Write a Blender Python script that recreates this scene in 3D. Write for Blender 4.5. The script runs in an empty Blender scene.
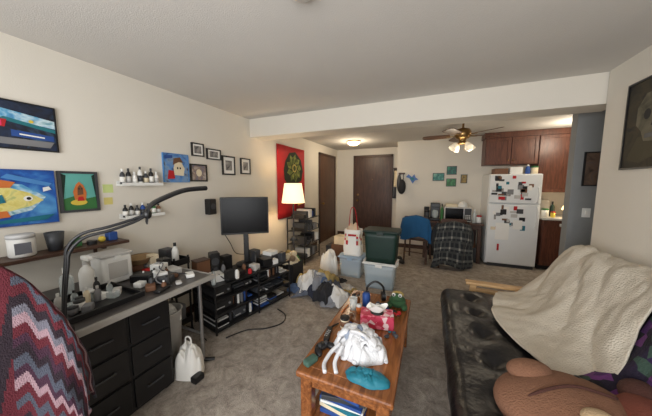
import bpy, bmesh, math, random
from mathutils import Vector, Matrix, Euler, noise
random.seed(7)
R=math.radians
# ------------------------------------------------------------------ materials
def lin(c):
    o=[]
    for v in c[:3]:
        v=v/255.0
        o.append(v/12.92 if v<=0.04045 else ((v+0.055)/1.055)**2.4)
    return (o[0],o[1],o[2],1)
def mat(name,col,rough=0.6,metal=0,var=0.08,vs=8,bump=0,bs=60,emis=0,ecol=None,alpha=1,trans=0,spec=None):
    m=bpy.data.materials.new(name); m.use_nodes=True
    nt=m.node_tree; N=nt.nodes; L=nt.links
    p=N['Principled BSDF']
    p.inputs['Roughness'].default_value=rough; p.inputs['Metallic'].default_value=metal
    if spec is not None: p.inputs['Specular IOR Level'].default_value=spec
    c=lin(col)
    tc=N.new('ShaderNodeTexCoord')
    if var>0:
        nz=N.new('ShaderNodeTexNoise'); nz.inputs['Scale'].default_value=vs; nz.inputs['Detail'].default_value=4
        L.new(tc.outputs['Object'],nz.inputs['Vector'])
        rp=N.new('ShaderNodeValToRGB')
        rp.color_ramp.elements[0].position=0.3; rp.color_ramp.elements[1].position=0.7
        rp.color_ramp.elements[0].color=tuple(x*(1-var) for x in c[:3])+(1,)
        rp.color_ramp.elements[1].color=tuple(min(1,x*(1+var)) for x in c[:3])+(1,)
        L.new(nz.outputs['Fac'],rp.inputs['Fac']); L.new(rp.outputs['Color'],p.inputs['Base Color'])
    else: p.inputs['Base Color'].default_value=c
    if bump>0:
        n2=N.new('ShaderNodeTexNoise'); n2.inputs['Scale'].default_value=bs; n2.inputs['Detail'].default_value=3
        L.new(tc.outputs['Object'],n2.inputs['Vector'])
        b=N.new('ShaderNodeBump'); b.inputs['Strength'].default_value=bump; b.inputs['Distance'].default_value=0.02
        L.new(n2.outputs['Fac'],b.inputs['Height']); L.new(b.outputs['Normal'],p.inputs['Normal'])
    if emis>0:
        p.inputs['Emission Color'].default_value=lin(ecol or col); p.inputs['Emission Strength'].default_value=emis
    if alpha<1: p.inputs['Alpha'].default_value=alpha
    if trans>0: p.inputs['Transmission Weight'].default_value=trans
    return m
def wood(name,c1,c2,rough=0.35,axis='Y',sc=6):
    m=bpy.data.materials.new(name); m.use_nodes=True
    nt=m.node_tree; N=nt.nodes; L=nt.links; p=N['Principled BSDF']
    p.inputs['Roughness'].default_value=rough
    tc=N.new('ShaderNodeTexCoord'); mp=N.new('ShaderNodeMapping')
    s={'X':(1,8,8),'Y':(8,1,8),'Z':(8,8,1)}[axis]
    mp.inputs['Scale'].default_value=s
    nz=N.new('ShaderNodeTexNoise'); nz.inputs['Scale'].default_value=sc; nz.inputs['Detail'].default_value=6; nz.inputs['Distortion'].default_value=1.2
    rp=N.new('ShaderNodeValToRGB'); rp.color_ramp.elements[0].position=0.35; rp.color_ramp.elements[1].position=0.68
    rp.color_ramp.elements[0].color=lin(c1); rp.color_ramp.elements[1].color=lin(c2)
    L.new(tc.outputs['Object'],mp.inputs['Vector']); L.new(mp.outputs['Vector'],nz.inputs['Vector'])
    L.new(nz.outputs['Fac'],rp.inputs['Fac']); L.new(rp.outputs['Color'],p.inputs['Base Color'])
    return m
def patch(name,cols,scale=10,rough=0.6,kind='vor',bump=0):
    m=bpy.data.materials.new(name); m.use_nodes=True
    nt=m.node_tree; N=nt.nodes; L=nt.links; p=N['Principled BSDF']
    p.inputs['Roughness'].default_value=rough
    tc=N.new('ShaderNodeTexCoord')
    if kind=='vor':
        t=N.new('ShaderNodeTexVoronoi'); t.inputs['Scale'].default_value=scale
        sp=N.new('ShaderNodeSeparateColor'); L.new(t.outputs['Color'],sp.inputs[0]); fac=sp.outputs[0]
    else:
        t=N.new('ShaderNodeTexNoise'); t.inputs['Scale'].default_value=scale; t.inputs['Detail'].default_value=5; t.inputs['Distortion'].default_value=0.8; fac=t.outputs['Fac']
    L.new(tc.outputs['Object'],t.inputs['Vector'])
    rp=N.new('ShaderNodeValToRGB'); cr=rp.color_ramp
    n=len(cols)
    if kind=='vor':
        cr.interpolation='CONSTANT'; pos=[i/n for i in range(n)]
    else: pos=[0.3+0.4*i/max(1,n-1) for i in range(n)]
    cr.elements[0].position=pos[0]; cr.elements[0].color=lin(cols[0])
    cr.elements[1].position=pos[1]; cr.elements[1].color=lin(cols[1])
    for i in range(2,n):
        e=cr.elements.new(pos[i]); e.color=lin(cols[i])
    L.new(fac,rp.inputs['Fac']); L.new(rp.outputs['Color'],p.inputs['Base Color'])
    if bump>0:
        n2=N.new('ShaderNodeTexNoise'); n2.inputs['Scale'].default_value=90
        L.new(tc.outputs['Object'],n2.inputs['Vector'])
        b=N.new('ShaderNodeBump'); b.inputs['Strength'].default_value=bump; b.inputs['Distance'].default_value=0.02
        L.new(n2.outputs['Fac'],b.inputs['Height']); L.new(b.outputs['Normal'],p.inputs['Normal'])
    return m
def carpet():
    m=bpy.data.materials.new('carpet'); m.use_nodes=True
    nt=m.node_tree; N=nt.nodes; L=nt.links; p=N['Principled BSDF']; p.inputs['Roughness'].default_value=0.95
    tc=N.new('ShaderNodeTexCoord')
    a=N.new('ShaderNodeTexNoise'); a.inputs['Scale'].default_value=10; a.inputs['Detail'].default_value=10; a.inputs['Roughness'].default_value=0.82; a.inputs['Distortion'].default_value=0.5
    L.new(tc.outputs['Object'],a.inputs['Vector'])
    rp=N.new('ShaderNodeValToRGB'); rp.color_ramp.elements[0].position=0.36; rp.color_ramp.elements[1].position=0.66
    rp.color_ramp.elements[0].color=lin((120,110,101)); rp.color_ramp.elements[1].color=lin((188,177,164))
    L.new(a.outputs['Fac'],rp.inputs['Fac']); L.new(rp.outputs['Color'],p.inputs['Base Color'])
    n2=N.new('ShaderNodeTexNoise'); n2.inputs['Scale'].default_value=160; n2.inputs['Detail'].default_value=2
    L.new(tc.outputs['Object'],n2.inputs['Vector'])
    b=N.new('ShaderNodeBump'); b.inputs['Strength'].default_value=0.6; b.inputs['Distance'].default_value=0.02
    L.new(n2.outputs['Fac'],b.inputs['Height']); L.new(b.outputs['Normal'],p.inputs['Normal'])
    return m
WALL=mat('wall_paint',(220,214,202),0.85,var=0.02,vs=2,bump=0.08,bs=120)
CEIL=mat('ceiling_paint',(206,202,196),0.9,var=0.02,vs=2,bump=0.15,bs=140)
TRIM=mat('dark_trim',(70,46,34),0.45)
HALL_SHADED=mat('hall_wall_shaded',(134,136,136),0.85,var=0.03)  # hallway wall in shade: the shade is painted in as a darker grey
CARP=carpet()
DOORW=wood('door_wood',(58,36,27),(84,56,42),0.4,'Z',3)
CABW=wood('cabinet_wood',(76,44,33),(108,66,50),0.4,'Z',4)
TABW=wood('coffee_table_wood',(108,62,32),(158,98,54),0.25,'Y',4)
ARMW=wood('futon_arm_wood',(176,138,92),(206,170,124),0.45,'X',4)
BLK=mat('black_plastic',(20,20,22),0.4,var=0.05)
BLKM=mat('black_matte',(28,27,28),0.7)
BLKG=mat('black_gloss',(8,8,10),0.25,var=0,spec=0.15)
WHT=mat('white_plastic',(228,228,224),0.4,var=0.02)
FRG=mat('fridge_enamel',(226,228,228),0.3,var=0.01)
GRY=mat('grey_plastic',(120,120,122),0.5)
LGR=mat('light_grey',(186,184,180),0.5)
DGR=mat('dark_grey',(58,60,64),0.45)
LAMPM=mat('lamp_arm_black',(30,31,34),0.4)
MET=mat('steel',(170,170,172),0.3,metal=0.9,var=0.02)
BRS=mat('brass',(150,120,76),0.3,metal=0.9,var=0.03)
RED=mat('red_cloth',(182,26,34),0.7)
GRN=mat('green',(52,110,58),0.7)
DGN=mat('dark_green_plastic',(12,44,36),0.5)
BLU=mat('blue',(34,72,140),0.6)
TEA=mat('teal',(20,110,128),0.6,bump=0.2)
YEL=mat('yellow',(214,188,70),0.6)
ORG=mat('orange',(200,110,50),0.6)
PNK=mat('pink',(204,82,108),0.6)
BRN=mat('brown_item',(110,74,50),0.6)
CRM=mat('cream',(224,210,180),0.7)
PAP=mat('paper_white',(236,234,228),0.7,var=0.02)
GLS=mat('glass_clear',(225,235,235),0.05,var=0,alpha=0.35)
TOTE=mat('clear_tote',(206,220,228),0.25,var=0.02,alpha=0.45)
SHADE=mat('lamp_shade_fabric',(255,236,200),0.8,var=0,emis=1.3,ecol=(255,226,178))
GLOW=mat('frosted_glass_lit',(255,236,200),0.4,var=0,emis=6,ecol=(255,214,150))
# ------------------------------------------------------------------ builder
def cr_spline(pts,n=6):
    P=[Vector(p) for p in pts]
    if len(P)<3: return P
    o=[]
    for i in range(len(P)-1):
        p0=P[max(i-1,0)];p1=P[i];p2=P[i+1];p3=P[min(i+2,len(P)-1)]
        for k in range(n):
            t=k/n
            o.append(0.5*((2*p1)+(p2-p0)*t+(2*p0-5*p1+4*p2-p3)*t*t+(3*p1-p0-3*p2+p3)*t**3))
    o.append(P[-1]); return o
def along(P,u):
    i=u*(len(P)-1); k=min(int(i),len(P)-2); return P[k].lerp(P[k+1],i-k)
class B:
    def __init__(s,name): s.name=name; s.bm=bmesh.new(); s.mats=[]
    def mi(s,m):
        if m not in s.mats: s.mats.append(m)
        return s.mats.index(m)
    def add(s,t,m,M=None,smooth=False,keep=False):
        if M is not None: t.transform(M)
        if not keep:
            i=s.mi(m)
            for f in t.faces: f.material_index=i; f.smooth=smooth
            bmesh.ops.recalc_face_normals(t,faces=t.faces)
        me=bpy.data.meshes.new('t'); t.to_mesh(me); t.free()
        s.bm.from_mesh(me); bpy.data.meshes.remove(me); return s
    def box(s,c,d,m,bev=0,rot=(0,0,0),seg=2):
        t=bmesh.new(); bmesh.ops.create_cube(t,size=1)
        t.transform(Matrix.Diagonal((d[0],d[1],d[2],1)))
        if bev>0: bmesh.ops.bevel(t,geom=list(t.edges),offset=min(bev,min(d)*0.45),segments=seg,affect='EDGES',profile=0.5)
        return s.add(t,m,Matrix.Translation(c)@Euler([R(a) for a in rot]).to_matrix().to_4x4(),smooth=False)
    def b2(s,lo,hi,m,bev=0):
        return s.box([(lo[i]+hi[i])/2 for i in range(3)],[abs(hi[i]-lo[i]) for i in range(3)],m,bev)
    def cyl(s,p0,p1,r0,m,r1=None,seg=18):
        p0=Vector(p0);p1=Vector(p1);d=p1-p0
        t=bmesh.new(); bmesh.ops.create_cone(t,cap_ends=True,segments=seg,radius1=r0,radius2=r0 if r1 is None else r1,depth=d.length)
        M=Matrix.Translation((p0+p1)/2)@d.to_track_quat('Z','Y').to_matrix().to_4x4()
        s.add(t,m,M)
        return s
    def sph(s,c,r,m,rot=(0,0,0),u=20,v=12):
        if not hasattr(r,'__len__'): r=(r,r,r)
        t=bmesh.new(); bmesh.ops.create_uvsphere(t,u_segments=u,v_segments=v,radius=1)
        return s.add(t,m,Matrix.Translation(c)@Euler([R(a) for a in rot]).to_matrix().to_4x4()@Matrix.Diagonal((r[0],r[1],r[2],1)),True)
    def lathe(s,prof,c,m,seg=24,M=None):
        t=bmesh.new(); rings=[]
        for r,z in prof:
            rings.append([t.verts.new((r*math.cos(2*math.pi*k/seg),r*math.sin(2*math.pi*k/seg),z)) for k in range(seg)])
        for a,b in zip(rings,rings[1:]):
            for k in range(seg): t.faces.new((a[k],a[(k+1)%seg],b[(k+1)%seg],b[k]))
        if prof[0][0]>1e-4: t.faces.new(rings[0][::-1])
        if prof[-1][0]>1e-4: t.faces.new(rings[-1])
        bmesh.ops.remove_doubles(t,verts=t.verts,dist=1e-5)
        return s.add(t,m,Matrix.Translation(c)@(M if M is not None else Matrix.Identity(4)),True)
    def tube(s,pts,r,m,seg=8,sm=True,n=6,flat=1):
        P=cr_spline(pts,n) if sm else [Vector(p) for p in pts]
        t=bmesh.new(); rings=[]; up=Vector((0,0,1))
        for i,p in enumerate(P):
            d=(P[min(i+1,len(P)-1)]-P[max(i-1,0)]).normalized()
            a=up.cross(d)
            if a.length<0.05: a=Vector((1,0,0)).cross(d)
            a.normalize(); b=d.cross(a)
            rr=r(i/(len(P)-1)) if callable(r) else r
            rings.append([t.verts.new(p+a*rr*math.cos(2*math.pi*k/seg)+b*rr*flat*math.sin(2*math.pi*k/seg)) for k in range(seg)])
        for a,b in zip(rings,rings[1:]):
            for k in range(seg): t.faces.new((a[k],a[(k+1)%seg],b[(k+1)%seg],b[k]))
        t.faces.new(rings[0][::-1]); t.faces.new(rings[-1])
        return s.add(t,m,None,True)
    def sheet(s,fn,nu,nv,m,thick=0,matfn=None,closeu=False):
        t=bmesh.new(); V=[[t.verts.new(fn(i/nu,j/nv)) for j in range(nv+1)] for i in range(nu+1)]
        idx=s.mi(m) if m else 0
        for i in range(nu):
            for j in range(nv):
                f=t.faces.new((V[i][j],V[i+1][j],V[i+1][j+1],V[i][j+1])); f.smooth=True
                f.material_index=s.mi(matfn((i+.5)/nu,(j+.5)/nv)) if matfn else idx
        if closeu: bmesh.ops.remove_doubles(t,verts=t.verts,dist=1e-5)
        bmesh.ops.recalc_face_normals(t,faces=t.faces)
        if thick: bmesh.ops.solidify(t,geom=t.faces[:],thickness=thick)
        return s.add(t,None,None,True,keep=True)
    def poly(s,O,U,V,N,pts,m,off=0.002,th=0.002):
        t=bmesh.new(); vs=[t.verts.new(Vector(O)+Vector(U)*a+Vector(V)*b+Vector(N)*off) for a,b in pts]
        f=t.faces.new(vs); r=bmesh.ops.extrude_face_region(t,geom=[f])
        for v in [e for e in r['geom'] if isinstance(e,bmesh.types.BMVert)]: v.co+=Vector(N)*th
        return s.add(t,m)
    def cushion(s,c,d,m,r=0.06,seg=(20,20,6),tuft=None,rot=(0,0,0),puff=0.02,amp=0.006,seed=0,tdepth=0.035):
        nx,ny,nz=seg; t=bmesh.new()
        bmesh.ops.create_cube(t,size=1)
        bmesh.ops.subdivide_edges(t,edges=t.edges[:],cuts=max(nx,ny,nz)-1,use_grid_fill=True)
        hx,hy,hz=d[0]/2,d[1]/2,d[2]/2
        for v in t.verts:
            q=Vector((v.co.x*d[0],v.co.y*d[1],v.co.z*d[2]))
            k=Vector((max(-hx+r,min(hx-r,q.x)),max(-hy+r,min(hy-r,q.y)),max(-hz+r,min(hz-r,q.z)))) if min(hx,hy,hz)>r else Vector((max(-hx+r,min(hx-r,q.x)),max(-hy+r,min(hy-r,q.y)),0))
            n=(q-k)
            if n.length>1e-6:
                n.normalize(); q=k+n*min(r,hz) if min(hx,hy,hz)<=r else k+n*r
            fx=1-(q.x/hx)**2; fy=1-(q.y/hy)**2
            q.z+=math.copysign(puff*max(0,fx)*max(0,fy),q.z)
            q+=n*amp*noise.noise(Vector((q.x*6+seed,q.y*6,q.z*6)))
            if tuft and abs(v.co.z)>0.45:
                dd=9
                for tx,ty in tuft: dd=min(dd,math.hypot(q.x-tx,q.y-ty))
                q.z-=math.copysign(tdepth*math.exp(-(dd/0.055)**2)+0.25*tdepth*math.exp(-(dd/0.12)**2),q.z)
            v.co=q
        return s.add(t,m,Matrix.Translation(c)@Euler([R(a) for a in rot]).to_matrix().to_4x4(),True)
    def pile(s,c,rx,ry,h,m,seed=0,fr=6,amp=0.35,n=44,rz=0,matfn=None,flat=2.6):
        ca,sa=math.cos(R(rz)),math.sin(R(rz))
        def fn(u,v):
            a=2*math.pi*u; rr=v
            w=1+0.22*noise.noise(Vector((math.cos(a)*1.8+seed,math.sin(a)*1.8,seed)))
            x=rx*rr*w*math.cos(a); y=ry*rr*w*math.sin(a)
            p=Vector((x*fr+seed*3,y*fr,seed))
            q=p+0.8*Vector((noise.noise(p*0.7),noise.noise(p*0.7+Vector((9,3,1))),0))
            bil=min(1,abs(noise.noise(q))*2.4)**0.7
            bil2=min(1,abs(noise.noise(q*2.1+Vector((5,1,2))))*2.2)
            z=h*max(0,1-rr**flat)**0.5*(1-amp+amp*(0.65*bil+0.35*bil2))
            return (c[0]+ca*x-sa*y,c[1]+sa*x+ca*y,c[2]+max(0.0,z))
        return s.sheet(fn,n*2,n//1,m,0,matfn,closeu=True)
    def folds(s,c,rx,ry,h,mats,n,seed=0,r=(.02,.045)):
        rd=random.Random(seed)
        def top(x,y):
            q=1-((x/rx)**2+(y/ry)**2); return h*math.sqrt(max(0,q))
        for k in range(n):
            a=rd.uniform(0,6.28); q=rd.random()**.6*.8; x=rx*q*math.cos(a); y=ry*q*math.sin(a)
            d=rd.uniform(0,6.28); L=rd.uniform(.08,.2)*min(1,(rx+ry)*1.6); rr=rd.uniform(*r); pts=[]
            for j in range(5):
                zz=top(x,y)+rr*.25+rd.uniform(-.2,.5)*rr
                pts.append((c[0]+x,c[1]+y,c[2]+max(rr*.6,zz)))
                x+=math.cos(d)*L/3; y+=math.sin(d)*L/3; d+=rd.uniform(-.9,.9)
            s.tube(pts,lambda t,rr=rr:rr*(.35+.65*math.sin(math.pi*min(1,max(0,.08+.84*t)))),rd.choice(mats),12,n=5,flat=.6)
        return s
    def garment(s,c,w,l,rz,m,mound,k=0,seed=0):
        ca,sa=math.cos(R(rz)),math.sin(R(rz))
        def fn(u,v):
            x=(u-.5)*w; y=(v-.5)*l
            x*=1-.3*noise.noise(Vector((seed+.3,v*3,2.2))); y*=1+.3*noise.noise(Vector((u*3,seed+.7,5.1)))
            x+=.03*noise.noise(Vector((u*4,v*4,seed+7.3))); y+=.03*noise.noise(Vector((u*4,v*4,seed+17.6)))
            X=c[0]+ca*x-sa*y; Y=c[1]+sa*x+ca*y
            e=min(u,1-u,v,1-v)
            p=Vector((x*9+seed,y*5,seed+.4)); wr=.05*min(1,abs(noise.noise(p))*2)+.02*min(1,abs(noise.noise(p*2.4))*2)
            return (X,Y,mound(X,Y)+.004+.010*k*min(1,e*10)+wr*(.15+min(1,e*6)*.85))
        return s.sheet(fn,46,46,m,0)
    def done(s,loc=None,rz=0):
        me=bpy.data.meshes.new(s.name)
        if loc is None:
            cs=[v.co for v in s.bm.verts]
            lo=[min(c[i] for c in cs) for i in range(3)];hi=[max(c[i] for c in cs) for i in range(3)]
            o=Vector(((lo[0]+hi[0])/2,(lo[1]+hi[1])/2,lo[2]))
            bmesh.ops.translate(s.bm,verts=s.bm.verts,vec=-o); loc=o
        s.bm.to_mesh(me); s.bm.free()
        for m in s.mats: me.materials.append(m)
        ob=bpy.data.objects.new(s.name,me); bpy.context.scene.collection.objects.link(ob)
        ob.location=loc; ob.rotation_euler=(0,0,R(rz))
        return ob
def ell(cx,cy,rx,ry,n=20,a0=0,a1=360):
    return [(cx+rx*math.cos(R(a0+(a1-a0)*k/n)),cy+ry*math.sin(R(a0+(a1-a0)*k/n))) for k in range(n)]
def slab(name,lo,hi,m,bev=0):
    return B(name).b2(lo,hi,m,bev).done()
def bottle(b,x,y,z,r,h,m,cap):
    b.lathe([(r*0.95,0),(r,h*0.04),(r,h*0.6),(r*0.75,h*0.72),(r*0.35,h*0.8),(r*0.35,h*0.86)],(x,y,z),m,14)
    b.cyl((x,y,z+h*0.84),(x,y,z+h),r*0.42,cap,seg=12)
def jar(b,x,y,z,r,h,m,cap):
    b.lathe([(r*0.9,0),(r,h*0.06),(r,h*0.8),(r*0.92,h*0.84)],(x,y,z),m,18)
    b.lathe([(r*1.03,h*0.82),(r*1.03,h*0.97),(r*0.95,h)],(x,y,z),cap,18)
# ------------------------------------------------------------------ room
LX=-2.5; RX=1.35; CZ=2.44
slab('floor',(-2.7,-1.4,-0.1),(3.2,6.8,0),CARP)
slab('ceiling',(-2.7,-1.4,CZ),(3.2,6.8,CZ+0.1),CEIL)
slab('wall_left',(LX-0.1,-1.4,0),(LX,6.7,CZ),WALL)
slab('wall_right',(RX,-1.4,0),(RX+0.12,2.9,CZ),WALL)
slab('wall_entry',(LX,6.6,0),(-0.60,6.7,CZ),WALL)
slab('wall_dining',(-0.72,5.8,0),(3.0,5.9,CZ),WALL)
slab('wall_alcove',(-0.72,5.9,0),(-0.60,6.6,CZ),WALL)
slab('wall_hallway',(1.42,3.5,0),(2.9,3.62,CZ),HALL_SHADED)
slab('wall_hallway_end',(2.9,2.8,0),(3.0,5.8,CZ),WALL)
slab('wall_hallway_near',(RX+0.12,2.8,0),(2.9,2.9,CZ),WALL)
b=B('wall_back')
b.b2((LX,-1.3,0),(RX,-1.2,0.5),WALL); b.b2((LX,-1.3,2.15),(RX,-1.2,CZ),WALL)
b.b2((LX,-1.3,0.5),(-1.9,-1.2,2.15),WALL); b.b2((0.9,-1.3,0.5),(RX,-1.2,2.15),WALL); b.done()
b=B('window_1')
for x in (-1.88,-0.5,0.86): b.b2((x-0.02,-1.29,0.52),(x+0.02,-1.22,2.13),WHT)
for z in (0.52,2.11): b.b2((-1.88,-1.29,z),(0.88,-1.22,z+0.03),WHT)
b.done()
slab('trim_soffit_beam',(LX,2.92,2.18),(RX+0.12,3.22,CZ),WALL)
slab('baseboard_left',(LX,-1.2,0),(LX+0.014,5.2,0.09),TRIM)
slab('baseboard_dining',(-0.72,5.786,0),(0.95,5.8,0.09),TRIM)
slab('baseboard_right',(RX-0.014,-1.2,0),(RX,2.9,0.09),TRIM)
slab('baseboard_entry',(LX+0.02,6.586,0),(-2.1,6.6,0.09),TRIM)
def door(name,w,h,m):
    b=B(name)
    b.b2((-w/2+0.06,-0.033,0.01),(w/2-0.06,-0.003,h-0.06),m,0.004)
    for sx in (-1,1): b.b2((sx*w/2-0.03*sx-0.03,-0.045,0),(sx*w/2-0.03*sx+0.03,-0.003,h),TRIM,0.006)
    b.b2((-w/2,-0.045,h-0.06),(w/2,-0.003,h),TRIM,0.006)
    return b
b=door('door_1',1.08,2.26,DOORW)
b.cyl((-0.40,-0.03,1.02),(-0.40,-0.07,1.02),0.015,BRS); b.sph((-0.40,-0.09,1.02),0.032,BRS)
b.cyl((-0.40,-0.03,1.18),(-0.40,-0.05,1.18),0.028,BRS); b.cyl((0,-0.03,1.6),(0,-0.036,1.6),0.01,BRS)
b.done(loc=(-1.46,6.6,0))
b=door('door_2',1.06,2.24,wood('door_wood_b',(74,50,36),(100,70,50),0.4,'Z',3))
b.sph((-0.42,-0.09,1.0),0.032,BRS); b.cyl((-0.42,-0.03,1.0),(-0.42,-0.07,1.0),0.015,BRS)
b.done(loc=(LX,5.84,0),rz=90)
B('smoke_detector').lathe([(0.075,0.034),(0.075,0.014),(0.06,0.0)],(0,0,0),WHT).done(loc=(-0.61,1.10,CZ-0.035))
# ------------------------------------------------------------------ wall art
def art(name,O,U,N,w,h,fm,cm,fw=0.02,dep=0.02,rel=()):
    U=Vector(U);V=Vector((0,0,1));N=Vector(N);O=Vector(O)+N*0.001
    b=B(name)
    def bx(u0,u1,v0,v1,d,m):
        p=O+U*u0+V*v0;q=O+U*u1+V*v1+N*d
        b.b2([min(p[i],q[i]) for i in range(3)],[max(p[i],q[i]) for i in range(3)],m)
    if fw>0:
        bx(0,fw,0,h,dep,fm);bx(w-fw,w,0,h,dep,fm);bx(fw,w-fw,0,fw,dep,fm);bx(fw,w-fw,h-fw,h,dep,fm)
    bx(fw,w-fw,fw,h-fw,dep*0.6,cm)
    iw=w-2*fw;ih=h-2*fw
    for k,(m,pts) in enumerate(rel):
        b.poly(O+N*(dep*0.6),U,V,N,[(fw+a*iw,fw+c*ih) for a,c in pts],m,0.0006*(k+1),0.0004)
    return b.done()
def lart(name,y0,y1,z0,z1,*a,**k): return art(name,(LX,y0,z0),(0,1,0),(1,0,0),y1-y0,z1-z0,*a,**k)
SKB=mat('paint_sky_blue',(70,130,190),0.5); PINKP=mat('paint_pink',(220,60,110),0.5)
DEEPB=patch('paint_ocean',[(16,40,110),(30,90,170),(90,160,210)],6,0.5,'noise')
NIGHT=patch('paint_night_scene',[(18,22,34),(30,44,70),(24,26,36),(60,90,120)],7,0.5,'noise')
CLOUD=patch('paint_clouds',[(40,90,150),(90,160,200),(200,220,225),(40,130,150)],9,0.5,'noise')
lart('night_scene_print',0.28,0.86,1.72,2.03,BLK,NIGHT,fw=0.008,rel=[
 (CLOUD,[(0,0.70),(0.3,0.74),(0.55,0.64),(1,0.52),(1,0.70),(0.5,0.86),(0,0.92)]),(mat('paint_teal_night',(30,110,120),0.5),[(0.55,0.6),(1,0.42),(1,0.50),(0.6,0.66)]),
 (RED,[(0,0.42),(0.6,0.44),(0.62,0.6),(0,0.64)]),(PINKP,[(0.3,0.46),(0.58,0.46),(0.58,0.57),(0.3,0.6)]),(ORG,[(0.02,0.46),(0.14,0.46),(0.14,0.52),(0.02,0.52)]),
 (GRY,[(0.1,0.1),(0.94,0.06),(0.98,0.2),(0.1,0.24)]),(BLU,[(0.64,0.26),(0.98,0.22),(0.98,0.34),(0.64,0.4)]),(YEL,[(0.3,0.3),(0.36,0.3),(0.36,0.34),(0.3,0.34)]),(WHT,[(0.7,0.3),(0.9,0.27),(0.9,0.3),(0.7,0.33)]),
 (BLK,[(.2,.12),(.24,.12),(.24,.4),(.2,.4)]),(BLK,[(.4,.1),(.5,.1),(.5,.34),(.4,.34)]),(YEL,ell(.8,.62,.02,.035)),(PNK,[(.02,.56),(.22,.56),(.22,.6),(.02,.61)])])
FYEL=patch('paint_fish_yellow',[(196,180,70),(222,210,130),(150,170,110)],16,.5,'noise')
lart('fish_painting',0.22,0.82,1.22,1.59,BLU,DEEPB,fw=0.004,rel=[
 (CLOUD,[(.2,.4),(.3,.7),(.5,.8),(.75,.74),(.92,.5),(.8,.26),(.55,.14),(.3,.2)]),
 (FYEL,[(.30,.46),(.38,.62),(.52,.70),(.66,.68),(.80,.58),(.90,.44),(.80,.34),(.64,.26),(.5,.25),(.38,.34)]),
 (FYEL,[(.32,.47),(.18,.68),(.22,.48),(.16,.26)]),(ORG,[(.46,.68),(.56,.84),(.7,.78),(.66,.68)]),(ORG,[(.5,.26),(.52,.14),(.64,.16),(.62,.27)]),
 (WHT,ell(.78,.48,.035,.05)),(BLK,ell(.785,.48,.018,.028)),(TEA,[(.48,.52),(.6,.56),(.62,.42),(.5,.38)]),
 (SKB,[(0.6,0.86),(0.95,0.7),(0.98,0.76),(0.65,0.93)]),(WHT,[(0.9,0.6),(0.97,0.64),(0.95,0.7),(0.9,0.68)]),(TEA,[(0.4,0.04),(0.9,0.06),(0.98,0.16),(0.6,0.11)]),
 (WHT,ell(.4,.88,.03,.03)),(TEA,[(.28,.75),(.34,.95),(.38,.93),(.33,.75)])])
lart('forest_painting',0.835,1.065,1.28,1.59,DGR,mat('paint_teal_sky',(96,170,160),0.5),fw=0.018,rel=[
 (GRN,[(0,0),(1,0),(1,0.35),(0.7,0.3),(0.4,0.4),(0,0.3)]),(DGN,[(0,0.2),(0.14,0.95),(0,1)]),(DGN,[(1,0.2),(0.9,0.95),(1,1)]),(ORG,[(.34,.25),(.3,.5),(.4,.7),(.5,.78),(.62,.68),(.7,.48),(.66,.25)]),(BRN,[(.42,.4),(.44,.62),(.52,.7),(.6,.6),(.6,.42)]),(YEL,ell(0.45,0.2,0.25,0.08)),(RED,[(.4,.24),(.62,.24),(.58,.36),(.44,.36)]),(BLK,ell(.48,.58,.02,.02)),(BLK,ell(.56,.58,.02,.02))])
b=B('sticky_notes')
b.b2((LX,1.10,1.42),(LX+0.003,1.17,1.49),mat('note_green',(200,214,140),0.7)); b.b2((LX,1.10,1.32),(LX+0.003,1.16,1.38),mat('note_yellow',(214,200,120),.7)); b.done()
lart('game_poster',1.60,1.88,1.51,1.81,SKB,patch('poster_cartoon',[(40,60,110),(80,130,190),(120,150,180),(60,40,60)],9,0.5,'noise'),fw=0.004,rel=[(CRM,[(.4,.25),(.78,.22),(.84,.5),(.7,.74),(.46,.72),(.38,.5)]),(BRN,[(.36,.6),(.4,.84),(.66,.9),(.8,.7),(.6,.72),(.46,.66)]),(RED,[(.12,.1),(.42,.12),(.38,.4),(.18,.42)]),(BLK,ell(0.65,0.5,0.03,0.04)),(BLK,ell(0.54,0.5,0.03,0.04)),(BLU,[(0.05,0.8),(0.35,0.85),(0.35,0.95),(0.05,0.93)])])
PH=patch('photo_greys',[(60,60,66),(130,126,122),(190,186,178)],14,0.5,'noise')
lart('framed_photo',1.93,2.09,1.81,1.96,BLK,PAP,fw=0.014,rel=[(PH,[(0.15,0.15),(0.85,0.15),(0.85,0.85),(0.15,0.85)])])
lart('framed_photo',1.90,2.12,1.52,1.72,BLK,patch('photo_b',[(70,90,130),(140,120,110),(200,190,180)],14,0.5,'noise'),fw=0.016,rel=[(CRM,ell(0.5,0.5,0.2,0.25))])
lart('framed_photo',2.13,2.34,1.79,1.92,BLK,PAP,fw=0.014,rel=[(PH,[(0.15,0.15),(0.85,0.15),(0.85,0.85),(0.15,0.85)])])
lart('framed_photo',2.36,2.58,1.61,1.86,BLK,PAP,fw=0.018,rel=[(PH,[(0.2,0.2),(0.8,0.2),(0.8,0.8),(0.2,0.8)])])
lart('framed_photo',2.69,2.89,1.63,1.86,BLK,PAP,fw=0.018,rel=[(PH,[(0.2,0.2),(0.8,0.2),(0.8,0.8),(0.2,0.8)])])
b=B('red_banner')
def bn(u,v): return (LX+0.014+0.008*math.sin(u*9),3.57+1.0*u,0.85+1.34*v)
b.sheet(bn,24,10,RED,0.003)
OLV=patch('banner_olive',[(50,62,30),(110,124,54),(160,160,80)],11,.8,'noise')
rel=[(mat('banner_dark',(40,46,28),0.8),[(.22,.72),(.36,.60),(.6,.62),(.85,.7),(.92,.9),(.84,1.12),(.62,1.26),(.4,1.22),(.26,1.06),(.2,.9)])]
for k in range(9):
    a=R(40*k); c_,s_=math.cos(a),math.sin(a); rr=.28
    rel.append((OLV,[(.57+c_*.06-s_*.05,.94+s_*.06+c_*.05),(.57+c_*rr*.7-s_*.08,.94+s_*rr*.7+c_*.08),(.57+c_*rr,.94+s_*rr),(.57+c_*rr*.7+s_*.05,.94+s_*rr*.7-c_*.05)]))
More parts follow.
